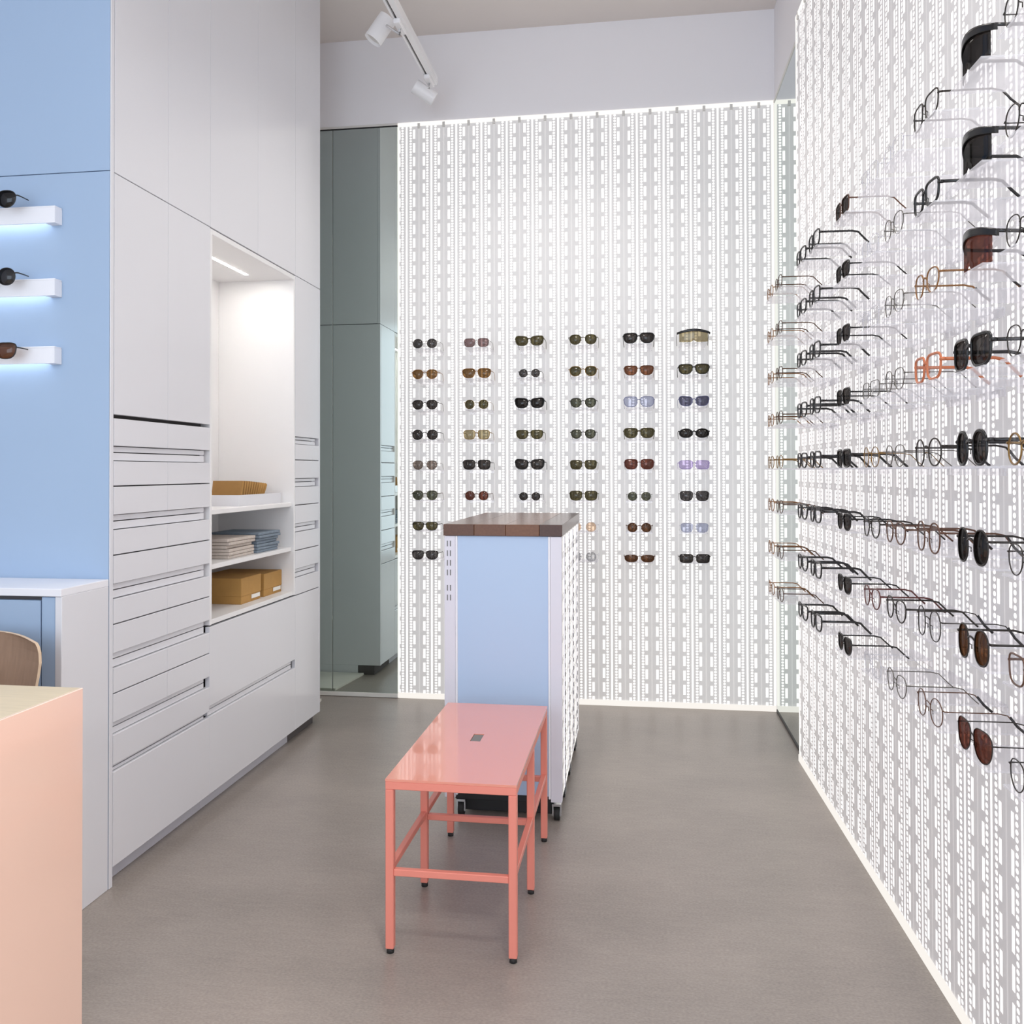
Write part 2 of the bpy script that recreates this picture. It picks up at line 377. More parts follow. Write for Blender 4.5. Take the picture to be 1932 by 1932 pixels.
cc = thing('drawer_cabinet', 'narrow white cabinet with small drawers beside the tall mirror', 'cabinet')
carcass(cc, YC0, YC1-.019, .05, ZS)
bobj('side_panel', M_lacq, cc, XF-.6, XF, YC1-.018, YC1, .055, ZS-G)
e1 = YC1-.019
front(cc, 'door', YC0, e1, 1.376, ZS); channel(cc, YC0, e1, 1.345, 1.376)
front(cc, 'drawer', YC0, e1, 1.272, 1.345); front(cc, 'drawer', YC0, e1, 1.187, 1.272)
for zz in (1.187, .982, .776):
    channel(cc, YC0, e1, zz-.036, zz)
    if zz > .8:
        front(cc, 'drawer', YC0, e1, zz-.120, zz-.036); front(cc, 'drawer', YC0, e1, zz-.205, zz-.120)
front(cc, 'drawer', YC0, e1, .66, .74); front(cc, 'door', YC0, e1, .055, .66)
bobj('toe_kick', M_dark, cc, XF-.55, XF-.037, YC0, e1, 0, .053)
bobj('side_foot', M_lacq, cc, XF-.6, XF-.14, YC1-.018, YC1, 0, .0548)
bobj('toe_end', M_dark, cc, XF-.139, XF-.037, YC1-.0185, YC1-.0005, 0, .0545)
ULAB = ['white high cupboard above the many-drawer cabinet', 'white high cupboard above the lit niche', 'narrow white high cupboard above the cabinet beside the mirror']
for lab, ys in zip(ULAB, ((YA, ym, YB1), (YB1, 3.351, YC0), (YC0, YC1))):
    cu = thing('high_cupboard', lab, 'cupboard', group='high cupboards')
    bobj('carcass', M_chan if ys[-1] != YC1 else M_lacq, cu, XF-.6, XF-.0185, ys[0]+.001, ys[-1]-.001, ZS+.002, ZC-.001, bev=0)
    for y0, y1 in zip(ys[:-1], ys[1:]): front(cu, 'door', y0, y1, ZS-.0012, ZC-.002)
struct(bobj('trim_2', M_lacq, None, XF-.003, XF, 2.3515, 2.3695, 0, ZC-.002), 'white edge strip between blue wall and cabinets')

# things in the niche
tr = thing('tray', 'low white tray holding kraft booklets on the top shelf of the niche', 'tray', (XF-.17, 3.40, 1.08))
bm = bmesh.new()
box(bm, -.12, .12, -.11, .30, 0, .006); box(bm, .114, .12, -.11, .30, .006, .045); box(bm, -.12, -.114, -.11, .30, .006, .045)
box(bm, -.114, .114, -.11, -.104, .006, .045); box(bm, -.114, .114, .294, .30, .006, .045)
obj('body', bm, M_lacq, tr)
bm = bmesh.new(); box(bm, -.045, .085, -.0065, .0065, 0, .096, bev=.001); me_bk = to_mesh('booklet', bm, M_kraftd)
bm = bmesh.new(); box(bm, -.041, .0865, -.0045, .0045, .002, .0945); me_pg = to_mesh('pages', bm, M_kraft)
for k in range(11):
    o = obj('booklet', me_bk, None, None, (XF-.17, 3.375+k*.0195, 1.0872)); o.rotation_euler = (R(-14-k*2.2), 0, 0)
    o.material_slots[0].link = 'OBJECT'; o.material_slots[0].material = M_kraftd if k < 8 else M_kraft
    p = obj('pages', me_pg, None, o)
    tag(o, 'thin kraft booklet leaning in the niche tray, %s from the drawer side' % ['first', 'second', 'third', 'fourth', 'fifth', 'sixth', 'seventh', 'eighth', 'ninth', 'tenth', 'last'][k], 'booklet', 'kraft booklets in the tray')
def stack(label, m, y0, y1, n, h, x1, seed):
    rr = random.Random(seed)
    t = thing('folded_cloth_stack', label, 'cloth stack', (x1-.11, (y0+y1)/2, .880))
    for k in range(n):
        bm = bmesh.new(); j = rr.uniform(-.006, .006)
        z0 = k*h/n
        tilt = Matrix.Rotation(R(rr.uniform(-2, 2)), 4, 'Z')
        box(bm, -.11+j, .11+j, -(y1-y0)/2, (y1-y0)/2+j, z0+.0006, z0+h/n-.0006, bev=.0022, M=tilt)
        obj('folded_cloth', bm, m, t)
stack('grey blue folded cloths stacked on the middle niche shelf', M_cloth1, 3.42, 3.63, 7, .085, XF-.03, 3)
stack('pale folded cloths stacked at the left end of the middle niche shelf', M_cloth2, 3.17, 3.40, 6, .078, XF-.04, 5)
def kraft_box(label, y0, y1, x0, x1, h):
    t = thing('kraft_box', label, 'box', ((x0+x1)/2, (y0+y1)/2, .682), group='kraft boxes in the niche')
    hx, hy = (x1-x0)/2, (y1-y0)/2
    bobj('body', M_kraft, t, -hx+.002, hx-.002, -hy+.002, hy-.002, 0, h-.002, bev=.001)
    bobj('lid', M_kraft, t, -hx, hx, -hy, hy, h*.30, h, bev=.0015)
    bobj('label', M_label, t, hx-.0005, hx+.0008, hy*.0, hy*.85, .012, .028, bev=0)
kraft_box('brown kraft box nearer the drawers on the lowest niche shelf', 3.32, 3.505, XF-.30, XF-.055, .105)
kraft_box('brown kraft box nearer the mirror on the lowest niche shelf', 3.535, 3.72, XF-.30, XF-.055, .098)

# ------------------------------------------------------------------ counter in front of the blue wall
t = thing('counter', 'pale blue storage counter with white top against the blue wall', 'counter')
bobj('countertop', M_counter, t, XL+.01, XF-.002, 2.138, 2.3505, .884, .905)
bobj('side_panel', M_lacq, t, XF-.022, XF-.002, 2.141, 2.3505, 0, .884)
bobj('carcass', M_dark, t, XL+.01, XF-.024, 2.165, 2.3505, .0, .884, bev=0)
bobj('stile', M_bluew, t, -1.597, XF-.023, 2.143, 2.163, .0, .882)
bobj('door', M_bluew, t, -2.26, -1.602, 2.145, 2.163, .06, .872)
bobj('door', M_bluew, t, -2.93, -2.265, 2.145, 2.163, .06, .872)

# white lit ledges on the blue wall
bm = bmesh.new(); box(bm, -.5, 0, -.032, 0, -.005, 0, bev=.001); box(bm, -.5, 0, -.032, -.026, -.050, -.005)
box(bm, -.035, 0, -.026, 0, -.050, -.005); me_ws = to_mesh('shelf_body', bm, M_shelf)
bm = bmesh.new(); box(bm, -.5, -.04, -.024, -.008, -.016, -.0055); me_wl = to_mesh('light_strip', bm, M_ledb)
WZ = [2.001, 1.787, 1.588]
WL = ['topmost white lit ledge on the blue wall', 'middle white lit ledge on the blue wall', 'lowest white lit ledge on the blue wall']
for z, l in zip(WZ, WL):
    t = thing('lit_ledge', l, 'shelf', (-1.690, 2.3515, z), group='lit ledges on the blue wall')
    obj('shelf_body', me_ws, None, t); obj('light_strip', me_wl, None, t)

# ------------------------------------------------------------------ coral desk and chair at the left
t = thing('desk', 'coral lacquered desk with pale wood top, at the lower left', 'desk', (-1.20, 1.745, 0))
bobj('desk_top', M_deskt, t, -1.6, -.004, -1.35, -.003, .735, .75, bev=.001)
bobj('side_panel', M_desk, t, -.03, 0, -1.352, 0, 0, .7495)
bobj('side_panel', M_desk, t, -1.63, -1.601, -1.352, 0, 0, .7495)
t = thing('chair', 'wooden ply chair behind the coral desk, only its backrest showing', 'chair', (-1.688, 1.985, 0), R(-4))
def shell(w0, w1, n=14):
    bm = bmesh.new(); g = []
    for j in range(9):
        v = [0, .25, .5, .72, .82, .90, .95, .98, 1.][j]; row = []
        for i in range(n+1):
            uu = i/n*2-1; hw = (w0+(w1-w0)*v)/2
            zz = .47+.335*v; xx = hw*uu
            if v > .72:                                   # rounded upper corners
                xx = uu*(hw-.042*(1-math.sqrt(max(0, 1-((v-.72)/.28)**2)))); zz -= .01*uu*uu*(v-.72)/.28
            row.append((xx, -.05*uu*uu+.02+.05*v, zz))
        g.append(row)
    F = [[bm.verts.new(p) for p in r] for r in g]; B = [[bm.verts.new((p[0], p[1]+.010, p[2])) for p in r] for r in g]
    for j in range(8):
        for i in range(n):
            bm.faces.new((F[j][i], F[j][i+1], F[j+1][i+1], F[j+1][i])); bm.faces.new((B[j][i+1], B[j][i], B[j+1][i], B[j+1][i+1]))
    rim = [(0, i) for i in range(n)]+[(j, n) for j in range(8)]+[(8, i) for i in range(n, 0, -1)]+[(j, 0) for j in range(8, 0, -1)]
    for k in range(len(rim)):
        a, b = rim[k], rim[(k+1) % len(rim)]
        bm.faces.new((F[a[0]][a[1]], F[b[0]][b[1]], B[b[0]][b[1]], B[a[0]][a[1]]))
    return bm, [F, rim]
bm, _ = shell(.36, .425); o = obj('backrest', bm, M_chairw, t)
o.data.materials.append(M_edgew)
for f in list(o.data.polygons)[-44:]: f.material_index = 1
bm = bmesh.new(); box(bm, -.2, .2, -.38, .03, .44, .455, bev=.006); obj('seat', bm, M_chairw, t)
for sx, sy in ((-1, 0), (1, 0), (-1, 1), (1, 1)):
    bm = bmesh.new(); y = -.34 if sy == 0 else .0
    cyl(bm, (sx*.16, y, .44), (sx*.2, y+(.03 if sy else -.03), 0), .011, .009, n=12); obj('leg', bm, M_steel, t)
for s in (-1, 1):
    bm = bmesh.new(); sweep(bm, [(s*.1, -.1, .436), (s*.1, .02, .436), (s*.1, .052, .47), (s*.1, .065, .56)], .009, n=8); obj('back_bracket', bm, M_steel, t)

# ------------------------------------------------------------------ coral bench
t = thing('bench', 'coral pink steel bench with six legs in front of the blue cart', 'bench', (-.47, 2.507, 0))
bx0, bx1, by0, by1, bz = -.168, .168, -.368, .366, .441
bm = bmesh.new()
hx, hy = (-.015, .015), (-.035, .035)
xs = [bx0, hx[0], hx[1], bx1]; ys = [by0, hy[0], hy[1], by1]
top = [[bm.verts.new((x, y, bz)) for y in ys] for x in xs]; bot = [[bm.verts.new((x, y, bz-.006)) for y in ys] for x in xs]
for i in range(3):
    for j in range(3):
        if i == 1 and j == 1: continue
        bm.faces.new((top[i][j], top[i+1][j], top[i+1][j+1], top[i][j+1])); bm.faces.new((bot[i][j], bot[i][j+1], bot[i+1][j+1], bot[i+1][j]))
def edge(i, j, k, l): bm.faces.new((top[i][j], top[k][l], bot[k][l], bot[i][j]))
for i in range(3): edge(i, 0, i+1, 0); edge(i+1, 3, i, 3); edge(0, i+1, 0, i); edge(3, i, 3, i+1)
edge(1, 1, 2, 1); edge(2, 1, 2, 2); edge(2, 2, 1, 2); edge(1, 2, 1, 1)
obj('seat_plate', bm, M_coral, t)
bobj('grip_plate', M_slate, t, hx[0]+.0005, hx[1]-.0005, hy[0]+.0005, hy[1]-.0005, bz-.010, bz-.0022, bev=0)
q = .0105
for y in (by0, by1-2*q): bobj('frame_rail', M_coralf, t, bx0, bx1, y, y+2*q, bz-.0265, bz-.0062)
for x in (bx0, bx1-2*q): bobj('frame_rail', M_coralf, t, x, x+2*q, by0+2*q, by1-2*q, bz-.0265, bz-.0062)
for y in (by0+q, -.001, by1-q):
    for x in (bx0+q, bx1-q):
        lg = bobj('leg', M_coralf, t, x-q, x+q, y-q, y+q, .012, bz-.0268, bev=.002)
        bm = bmesh.new(); cyl(bm, (x, y, 0), (x, y, .0125), .0095, n=14); obj('foot_pad', bm, M_rubber, lg)
    bobj('stretcher', M_coralf, t, bx0+2*q, bx1-2*q, y-.008, y+.008, .196, .213)
for x in (bx0+q, bx1-q):
    for a, b in ((by0+2*q, -.001-q), (-.001+q, by1-2*q)):
        bobj('stretcher', M_coralf, t, x-.008, x+.008, a, b, .205, .222)

# ------------------------------------------------------------------ wheeled display cart
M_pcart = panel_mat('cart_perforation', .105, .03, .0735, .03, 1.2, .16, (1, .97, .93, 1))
t = thing('display_cart', 'tall wheeled display cart with pale blue end panel and wooden top', 'display cart', (-.472, 3.0, 0))
L = .86; W = .207
woods = ['5A3A29', '7A4B31', '6B432D', '8A5636', '5E3B2B']
ws = [-W-.003, -.10, .012, .13, W+.003]
for k in range(4):
    mw = mat('butcher_block_%d' % k, srgb(['5E3C28', '6A452E', '724A2F', '4C2F22'][k]), .24, vary=.25, vscale=4, stretch=(30, 2, 30), spec=.35); mw.node_tree.nodes['Principled BSDF'].inputs['Coat Roughness'].default_value = .3
    bobj('wood_stave', mw, t, ws[k]+.0003, ws[k+1]-.0003, -.004, L+.004, .993, 1.033, bev=.0012)
bobj('end_panel', M_blue, t, -.166, .166, .004, .016, .093, .9925)
for s in (-1, 1):
    x0, x1 = sorted((s*.168, s*(W-.0)))
    st = bobj('corner_post', M_cart, t, x0, x1, .0, .03, .075, .992)
    bobj('corner_post', M_cart, t, x0, x1, L-.03, L, .075, .992)
    bobj('edge_bead', M_counter, t, *sorted((s*.160, s*.1675)), -.001, .02, .085, .992)
    if s < 0:
        bm = bmesh.new()
        for k in range(6):
            for x in (-.196, -.185): box(bm, x-.002, x+.002, -.0008, .002, .955-k*.034-.020*(k > 3), .975-k*.034-.020*(k > 3))
        obj('slot', bm, M_frame, st)
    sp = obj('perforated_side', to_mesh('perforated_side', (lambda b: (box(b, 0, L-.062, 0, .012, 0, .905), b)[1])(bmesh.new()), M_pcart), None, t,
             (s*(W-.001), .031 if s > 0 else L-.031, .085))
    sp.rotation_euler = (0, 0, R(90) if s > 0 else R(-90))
    for k in range(4):                                      # vertical hanging rails along each side
        y = .12+k*.2
        bm = bmesh.new(); box(bm, *sorted((s*(W-.001), s*(W+.0015))), y-.008, y+.008, .09, .985)
        for z in range(26): box(bm, *sorted((s*(W+.001), s*(W+.0035))), y-.006, y+.006, .12+z*.033, .134+z*.033)
        rl = obj('hanging_rail', bm, M_cart, t)
        rl.data.materials.append(M_frame)
        nb = len(rl.data.polygons)-26*6
        for f in list(rl.data.polygons)[nb:]: f.material_index = 1
bobj('base_tray', M_black, t, -.175, .175, .03, L-.03, .06, .09)
bobj('kick_plate', M_black, t, -.155, .165, .06, .07, .012, .06)
def caster(x, y):
    bm = bmesh.new(); box(bm, -.016, .016, -.02, .02, .052, .06); box(bm, -.016, -.011, -.014, .014, .018, .052); box(bm, .011, .016, -.014, .014, .018, .052)
    c = obj('caster', bm, M_steel, t, (x, y, 0))
    bm = bmesh.new(); cyl(bm, (-.010, 0, .0235), (.010, 0, .0235), .0235, n=20); obj('wheel', bm, M_rubber, c)
    bm = bmesh.new(); cyl(bm, (-.0115, 0, .0235), (.0115, 0, .0235), .012, n=14); obj('hub', bm, M_cart, c)
for y in (.045, .26, .5, L-.05):
    caster(.185, y); caster(-.155, y)

# ------------------------------------------------------------------ ceiling track with two spot heads
t = thing('track_light', 'white lighting track with two spot heads below the ceiling', 'track light', (-1.035, 4.30, 3.19))
bm = bmesh.new()
box(bm, -.019, -.009, -2.6, 0, 0, .040); box(bm, .001, .027, -2.6, 0, 0, .040); box(bm, -.009, .001, -2.6, 0, .014, .040)
obj('track', bm, M_lamp, t)
bobj('conductor', M_dark, t, -.0085, .0005, -2.58, -.02, .012, .0138, bev=0)
bobj('end_cap', M_lamp, t, -.0195, .0275, 0, .012, -.001, .041)
for y in (-2.2, -.95):
    bm = bmesh.new(); cyl(bm, (.004, y, .04), (.004, y, ZC-3.19), .005, n=10); obj('drop_rod', bm, M_lamp, t)
def spot(c, d, ln, r, y):
    c, d = Vector(c), Vector(d).normalized()
    ad = bobj('adapter', M_lamp, t, -.015, .015, y-.055, y+.055, -.022, 0, bev=.003)
    bm = bmesh.new(); sweep(bm, [(0, y, -.02), (0, y, -.045), c-d*ln*.25], .006, n=8); obj('stem', bm, M_lamp, ad)
    bm = bmesh.new(); cyl(bm, c-d*ln/2, c+d*ln/2, r, n=32, caps=False)
    cyl(bm, c-d*ln/2, c-d*(ln/2-.001), r*.999, n=32); cyl(bm, c+d*ln/2, c+d*(ln/2-.012), r, r*.82, n=32, caps=False)
    h = obj('lamp_head', bm, M_lamp, t)
    bm = bmesh.new(); cyl(bm, c+d*(ln/2-.016), c+d*(ln/2-.012), r*.82, n=24); obj('lens', bm, M_trim, h)
spot((-.135, -.45, .062), (-.55, -.1, -.83), .125, .042, -.60)
spot((-.03, -.035, -.058), (.80, .35, -.5), .115, .036, -.06)

# ------------------------------------------------------------------ eyewear
def outline(shape, sc_=1., n=30):
    pts = []
    for k in range(n):
        a = 2*math.pi*k/n; cs, sn = math.cos(a), math.sin(a)
        def se(A, B, e): return A*math.copysign(abs(cs)**(2/e), cs), B*math.copysign(abs(sn)**(2/e), sn)
        if shape == 'round': x, z = se(.0225, .0220, 2.1)
        elif shape == 'panto':
            x, z = se(.0238, .0218, 2.5 if sn > 0 else 2.1); x *= 1+.10*z/.022
        elif shape == 'oval': x, z = se(.0265, .0185, 2.1)
        elif shape == 'rect': x, z = se(.0262, .0178, 4.2); x *= 1+.05*z/.018
        elif shape == 'square':
            x, z = se(.0258, .0212, 4.0 if sn > 0 else 3.0); x *= 1+.07*z/.021
        elif shape == 'wayfarer':
            x, z = se(.0260, .0205, 3.6 if sn > 0 else 2.5); x *= 1+.13*z/.02
        elif shape == 'cat':
            x, z = se(.0262, .0205, 2.8); z += .0055*max(0, x/.026)*(1 if sn > 0 else .3); x *= 1+.10*z/.02
        elif shape == 'aviator':
            x, z = se(.0262, .0235, 2.5); x += .004*(-z/.023)*(1 if x < 0 else -.6); x *= 1+.06*z/.02
        elif shape == 'halfmoon':
            x, z = se(.0262, .0205, 2.6); z = z if sn < 0 else z*.45
        elif shape == 'tall': x, z = se(.0215, .0265, 2.3)
        else: x, z = se(.0240, .0225, 2.2)
        pts.append((x*sc_*1.14, z*sc_*1.10))
    return pts
def wrap(x): return .85*x*x
MESH = {}
def lens_mesh(shape, s, side):
    key = ('lens', shape, s, side)
    if key in MESH: return MESH[key]
    bm = bmesh.new(); cx = side*.0375*s
    fr, bk = [], []
    for x, z in outline(shape, s):
        X = cx+side*x; fr.append(bm.verts.new((X, wrap(X)-.0003, z))); bk.append(bm.verts.new((X, wrap(X)+.0011, z)))
    n = len(fr); a = bm.verts.new((cx, wrap(cx)-.0018, 0)); b = bm.verts.new((cx, wrap(cx)-.0004, 0))
    for i in range(n):
        j = (i+1) % n
        bm.faces.new((a, fr[i], fr[j])).smooth = True; bm.faces.new((b, bk[j], bk[i])).smooth = True; bm.faces.new((fr[i], bk[i], bk[j], fr[j]))
    MESH[key] = to_mesh('lens', bm, M_black); return MESH[key]
def frame_mesh(shape, s, r):
    key = ('frame', shape, s, r)
    if key in MESH: return MESH[key]
    bm = bmesh.new(); o = outline(shape, s); zm = max(z for x, z in o)
    for side in (-1, 1):
        cx = side*.0375*s
        sweep(bm, [(cx+side*x, wrap(cx+side*x)+.0004, z) for x, z in o], r, max(r*.9, .0011), n=6, closed=True, up=Vector((0, 1, 0)))
        xo = max(x for x, z in o)
        hz = zm*.42
        xs = cx+side*xo*.97
        sweep(bm, [(xs, wrap(xs), hz), (side*.0705*s, wrap(.0705*s), hz), (side*.0715*s, wrap(.0715*s)+.006, hz)], max(r, .0013), max(r*1.3, .0013), n=6)
    xi = .0375*s-max(-x for x, z in o)
    zb = zm*.35
    sweep(bm, [(-xi-.0008, wrap(xi), zb-.001), (-xi*.5, -.0006, zb+.002), (0, -.001, zb+.003), (xi*.5, -.0006, zb+.002), (xi+.0008, wrap(xi), zb-.001)], max(r*.9, .001), max(r*1.2, .001), n=6)
    for side in (-1, 1):                                    # nose pads
        sweep(bm, [(side*(xi+.0005), .001, -.001), (side*(xi-.001), .005, -.003), (side*(xi-.0008), .005, -.010)], .0009, n=5)
    MESH[key] = to_mesh('frame', bm, M_black); return MESH[key]
def temple_mesh(shape, s, r, side, straight=False):
    key = ('temple', shape, s, r, side, straight)
    if key in MESH: return MESH[key]
    bm = bmesh.new(); zm = max(z for x, z in outline(shape, s)); hz = zm*.42; zlow = min(z for x, z in outline(shape, s))
    x0 = .0715*s; y0 = wrap(x0)+.005
    if straight: pts = [(side*x0, y0, hz), (side*x0, .025, hz), (side*x0*.97, .052, hz)]
    else:
        e = zlow-r*.4
        pts = [(side*x0, y0, hz), (side*x0*1.01, .05, hz), (side*x0, .092, hz), (side*x0*.99, .108, hz-.0035), (side*x0*.97, .124, hz*.35+e*.62), (side*x0*.95, .137, e)]
    sweep(bm, pts, max(r*.62, .0009), max(r*1.15, .0009), n=6)
    MESH[key] = to_mesh('temple', bm, M_black); return MESH[key]
def tip_mesh(shape, s, r, side):
    key = ('tip', shape, s, side)
    if key in MESH: return MESH[key]
    bm = bmesh.new(); zm = max(z for x, z in outline(shape, s)); hz = zm*.42; e = min(z for x, z in outline(shape, s))-r*.4
    x0 = .0715*s
    sweep(bm, [(side*x0*.985, .112, hz-.006), (side*x0*.97, .124, hz*.35+e*.62), (side*x0*.95, .138, e+.0004)], .0016, .0024, n=6)
    MESH[key] = to_mesh('temple_tip', bm, M_black); return MESH[key]
def shield_mesh(kind, W2):
    key = ('shield', kind, W2)
    if key in MESH: return MESH[key]
    bm = bmesh.new(); lens = kind == 'lens'; n = 22; W = W2*(1 if lens else 1.17); cv = .0139/(W2*W2)
    rows = []
    for j in range(5):
        v = j/4; row = []
        for i in range(n+1):
            uu = i/n*2-1; x = W*uu
            zt, zb = (.028-.007*uu*uu, -.030+.004*abs(uu)**3+.010*math.exp(-(uu/.14)**2)) if lens else (.037-.015*uu*uu, .024-.013*uu*uu)
            row.append((x, cv*x*x-(0 if lens else .0018), zb+(zt-zb)*v))
        rows.append(row)
    th = .0012 if lens else .0042
    F = [[bm.verts.new(p) for p in r] for r in rows]; B = [[bm.verts.new((p[0], p[1]+th, p[2])) for p in r] for r in rows]
    for j in range(4):
        for i in range(n):
            bm.faces.new((F[j][i], F[j][i+1], F[j+1][i+1], F[j+1][i])).smooth = True; bm.faces.new((B[j][i+1], B[j][i], B[j+1][i], B[j+1][i+1])).smooth = True
    rim = [(0, i) for i in range(n)]+[(j, n) for j in range(4)]+[(4, i) for i in range(n, 0, -1)]+[(j, 0) for j in range(4, 0, -1)]
    for k in range(len(rim)):
        a, b = rim[k], rim[(k+1) % len(rim)]
        bm.faces.new((F[a[0]][a[1]], F[b[0]][b[1]], B[b[0]][b[1]], B[a[0]][a[1]]))
    MESH[key] = to_mesh(kind, bm, M_black); return MESH[key]

def tint(name, h, veil=.12, spec_w=.05):
    c = srgb(h); return clear_mat(name, tuple(max(.002, x)**.5 for x in c[:3])+(1,), veil, .06, spec_w, c)
LENS = {'grey': tint('lens_grey', '4A4646'), 'charcoal': tint('lens_charcoal', '3A3533'), 'black': tint('lens_black', '221E1C'), 'brown': tint('lens_brown', '5A3A22'),
        'redbrown': tint('lens_redbrown', '6A3C30'), 'amber': tint('lens_amber', '80603A'), 'olive': tint('lens_olive', '565036'), 'green': tint('lens_green', '56584A'),
        'khaki': tint('lens_khaki', 'A89C7C'), 'taupe': tint('lens_taupe', '857870'), 'mauve': tint('lens_mauve', '8A7272'), 'blue': tint('lens_blue', '5E5E74'),
        'paleblue': tint('lens_paleblue', 'BFC4D8'), 'lilac': tint('lens_lilac', 'C9BCE0'), 'peach': tint('lens_peach', 'E8CDB4'), 'palegrey': tint('lens_palegrey', 'BFC0C2'),
        'clear': clear_mat('lens_clear', (.97, .97, .97, 1), .02, .03, .04), 'orange': tint('lens_orange', '7A4E36')}
FR = {'black': mat('acetate_black', (.010, .009, .009, 1), .25), 'tortoise': mat('acetate_tortoise', srgb('4A2C16'), .25, vary=.6, vscale=90), 'gold': mat('metal_gold', srgb('8A6A3A'), .3, metal=.6),
      'silver': mat('metal_silver', srgb('6A6660'), .3, metal=.6), 'gun': mat('metal_gunmetal', srgb('35302C'), .35, metal=.5), 'brown': mat('acetate_brown', srgb('5A3A28'), .3),
      'orange': mat('acetate_orange', srgb('C8744C'), .3), 'crystal': clear_mat('acetate_crystal', (.9, .9, .92, 1), .35, .1, .08), 'lilac': clear_mat('acetate_lilac', (.8, .74, .92, 1), .3, .1, .06, srgb('C9BCE0')),
      'amber': mat('acetate_amber', srgb('8A5E30'), .3), 'olive': mat('acetate_olive', srgb('4A4228'), .3), 'red': mat('acetate_burgundy', srgb('5A2A26'), .3), 'bluegrey': mat('acetate_bluegrey', srgb('6F7296'), .3)}
TIPM = mat('tip_black', (.015, .012, .012, 1), .35)
THICK = {'fine': .0009, 'mid': .0016, 'thick': .0026}
def eyewear(kind, label, group, loc, rz, shape, size, thick, fm, lm, straight=False, tips=False):
    t = thing(kind, label, kind, loc, rz, group)
    f, l = FR[fm], LENS[lm]; r = THICK[thick]
    if shape == 'shield':
        inst('lens', shield_mesh('lens', size), l, t); inst('brow_bar', shield_mesh('brow_bar', size), f, t)
        for s in (-1, 1):
            key = ('sht', s, size); xa = size*1.14
            if key not in MESH:
                bm = bmesh.new(); sweep(bm, [(s*xa, .0175, .020), (s*(xa+.001), .03, .019), (s*xa, .100, .016), (s*(xa-.001), .120, .002), (s*(xa-.003), .140, -.028)], .0014, .0030, n=6); MESH[key] = to_mesh('temple', bm, M_black)
            inst('temple', MESH[key], f, t)
        return t
    inst('frame', frame_mesh(shape, size, r), f, t)
    for s in (-1, 1):
        inst('lens', lens_mesh(shape, size, s), l, t)
        tm = inst('temple', temple_mesh(shape, size, r, s, straight), f, t)
        if tips: inst('temple_tip', tip_mesh(shape, size, r, s), TIPM, tm)
    return t
def rest(shape, size, thick):                               # how far the lens centre stands above what it rests on
    if shape == 'shield': return .030
    return -min(z for x, z in outline(shape, size))+THICK[thick]*.9

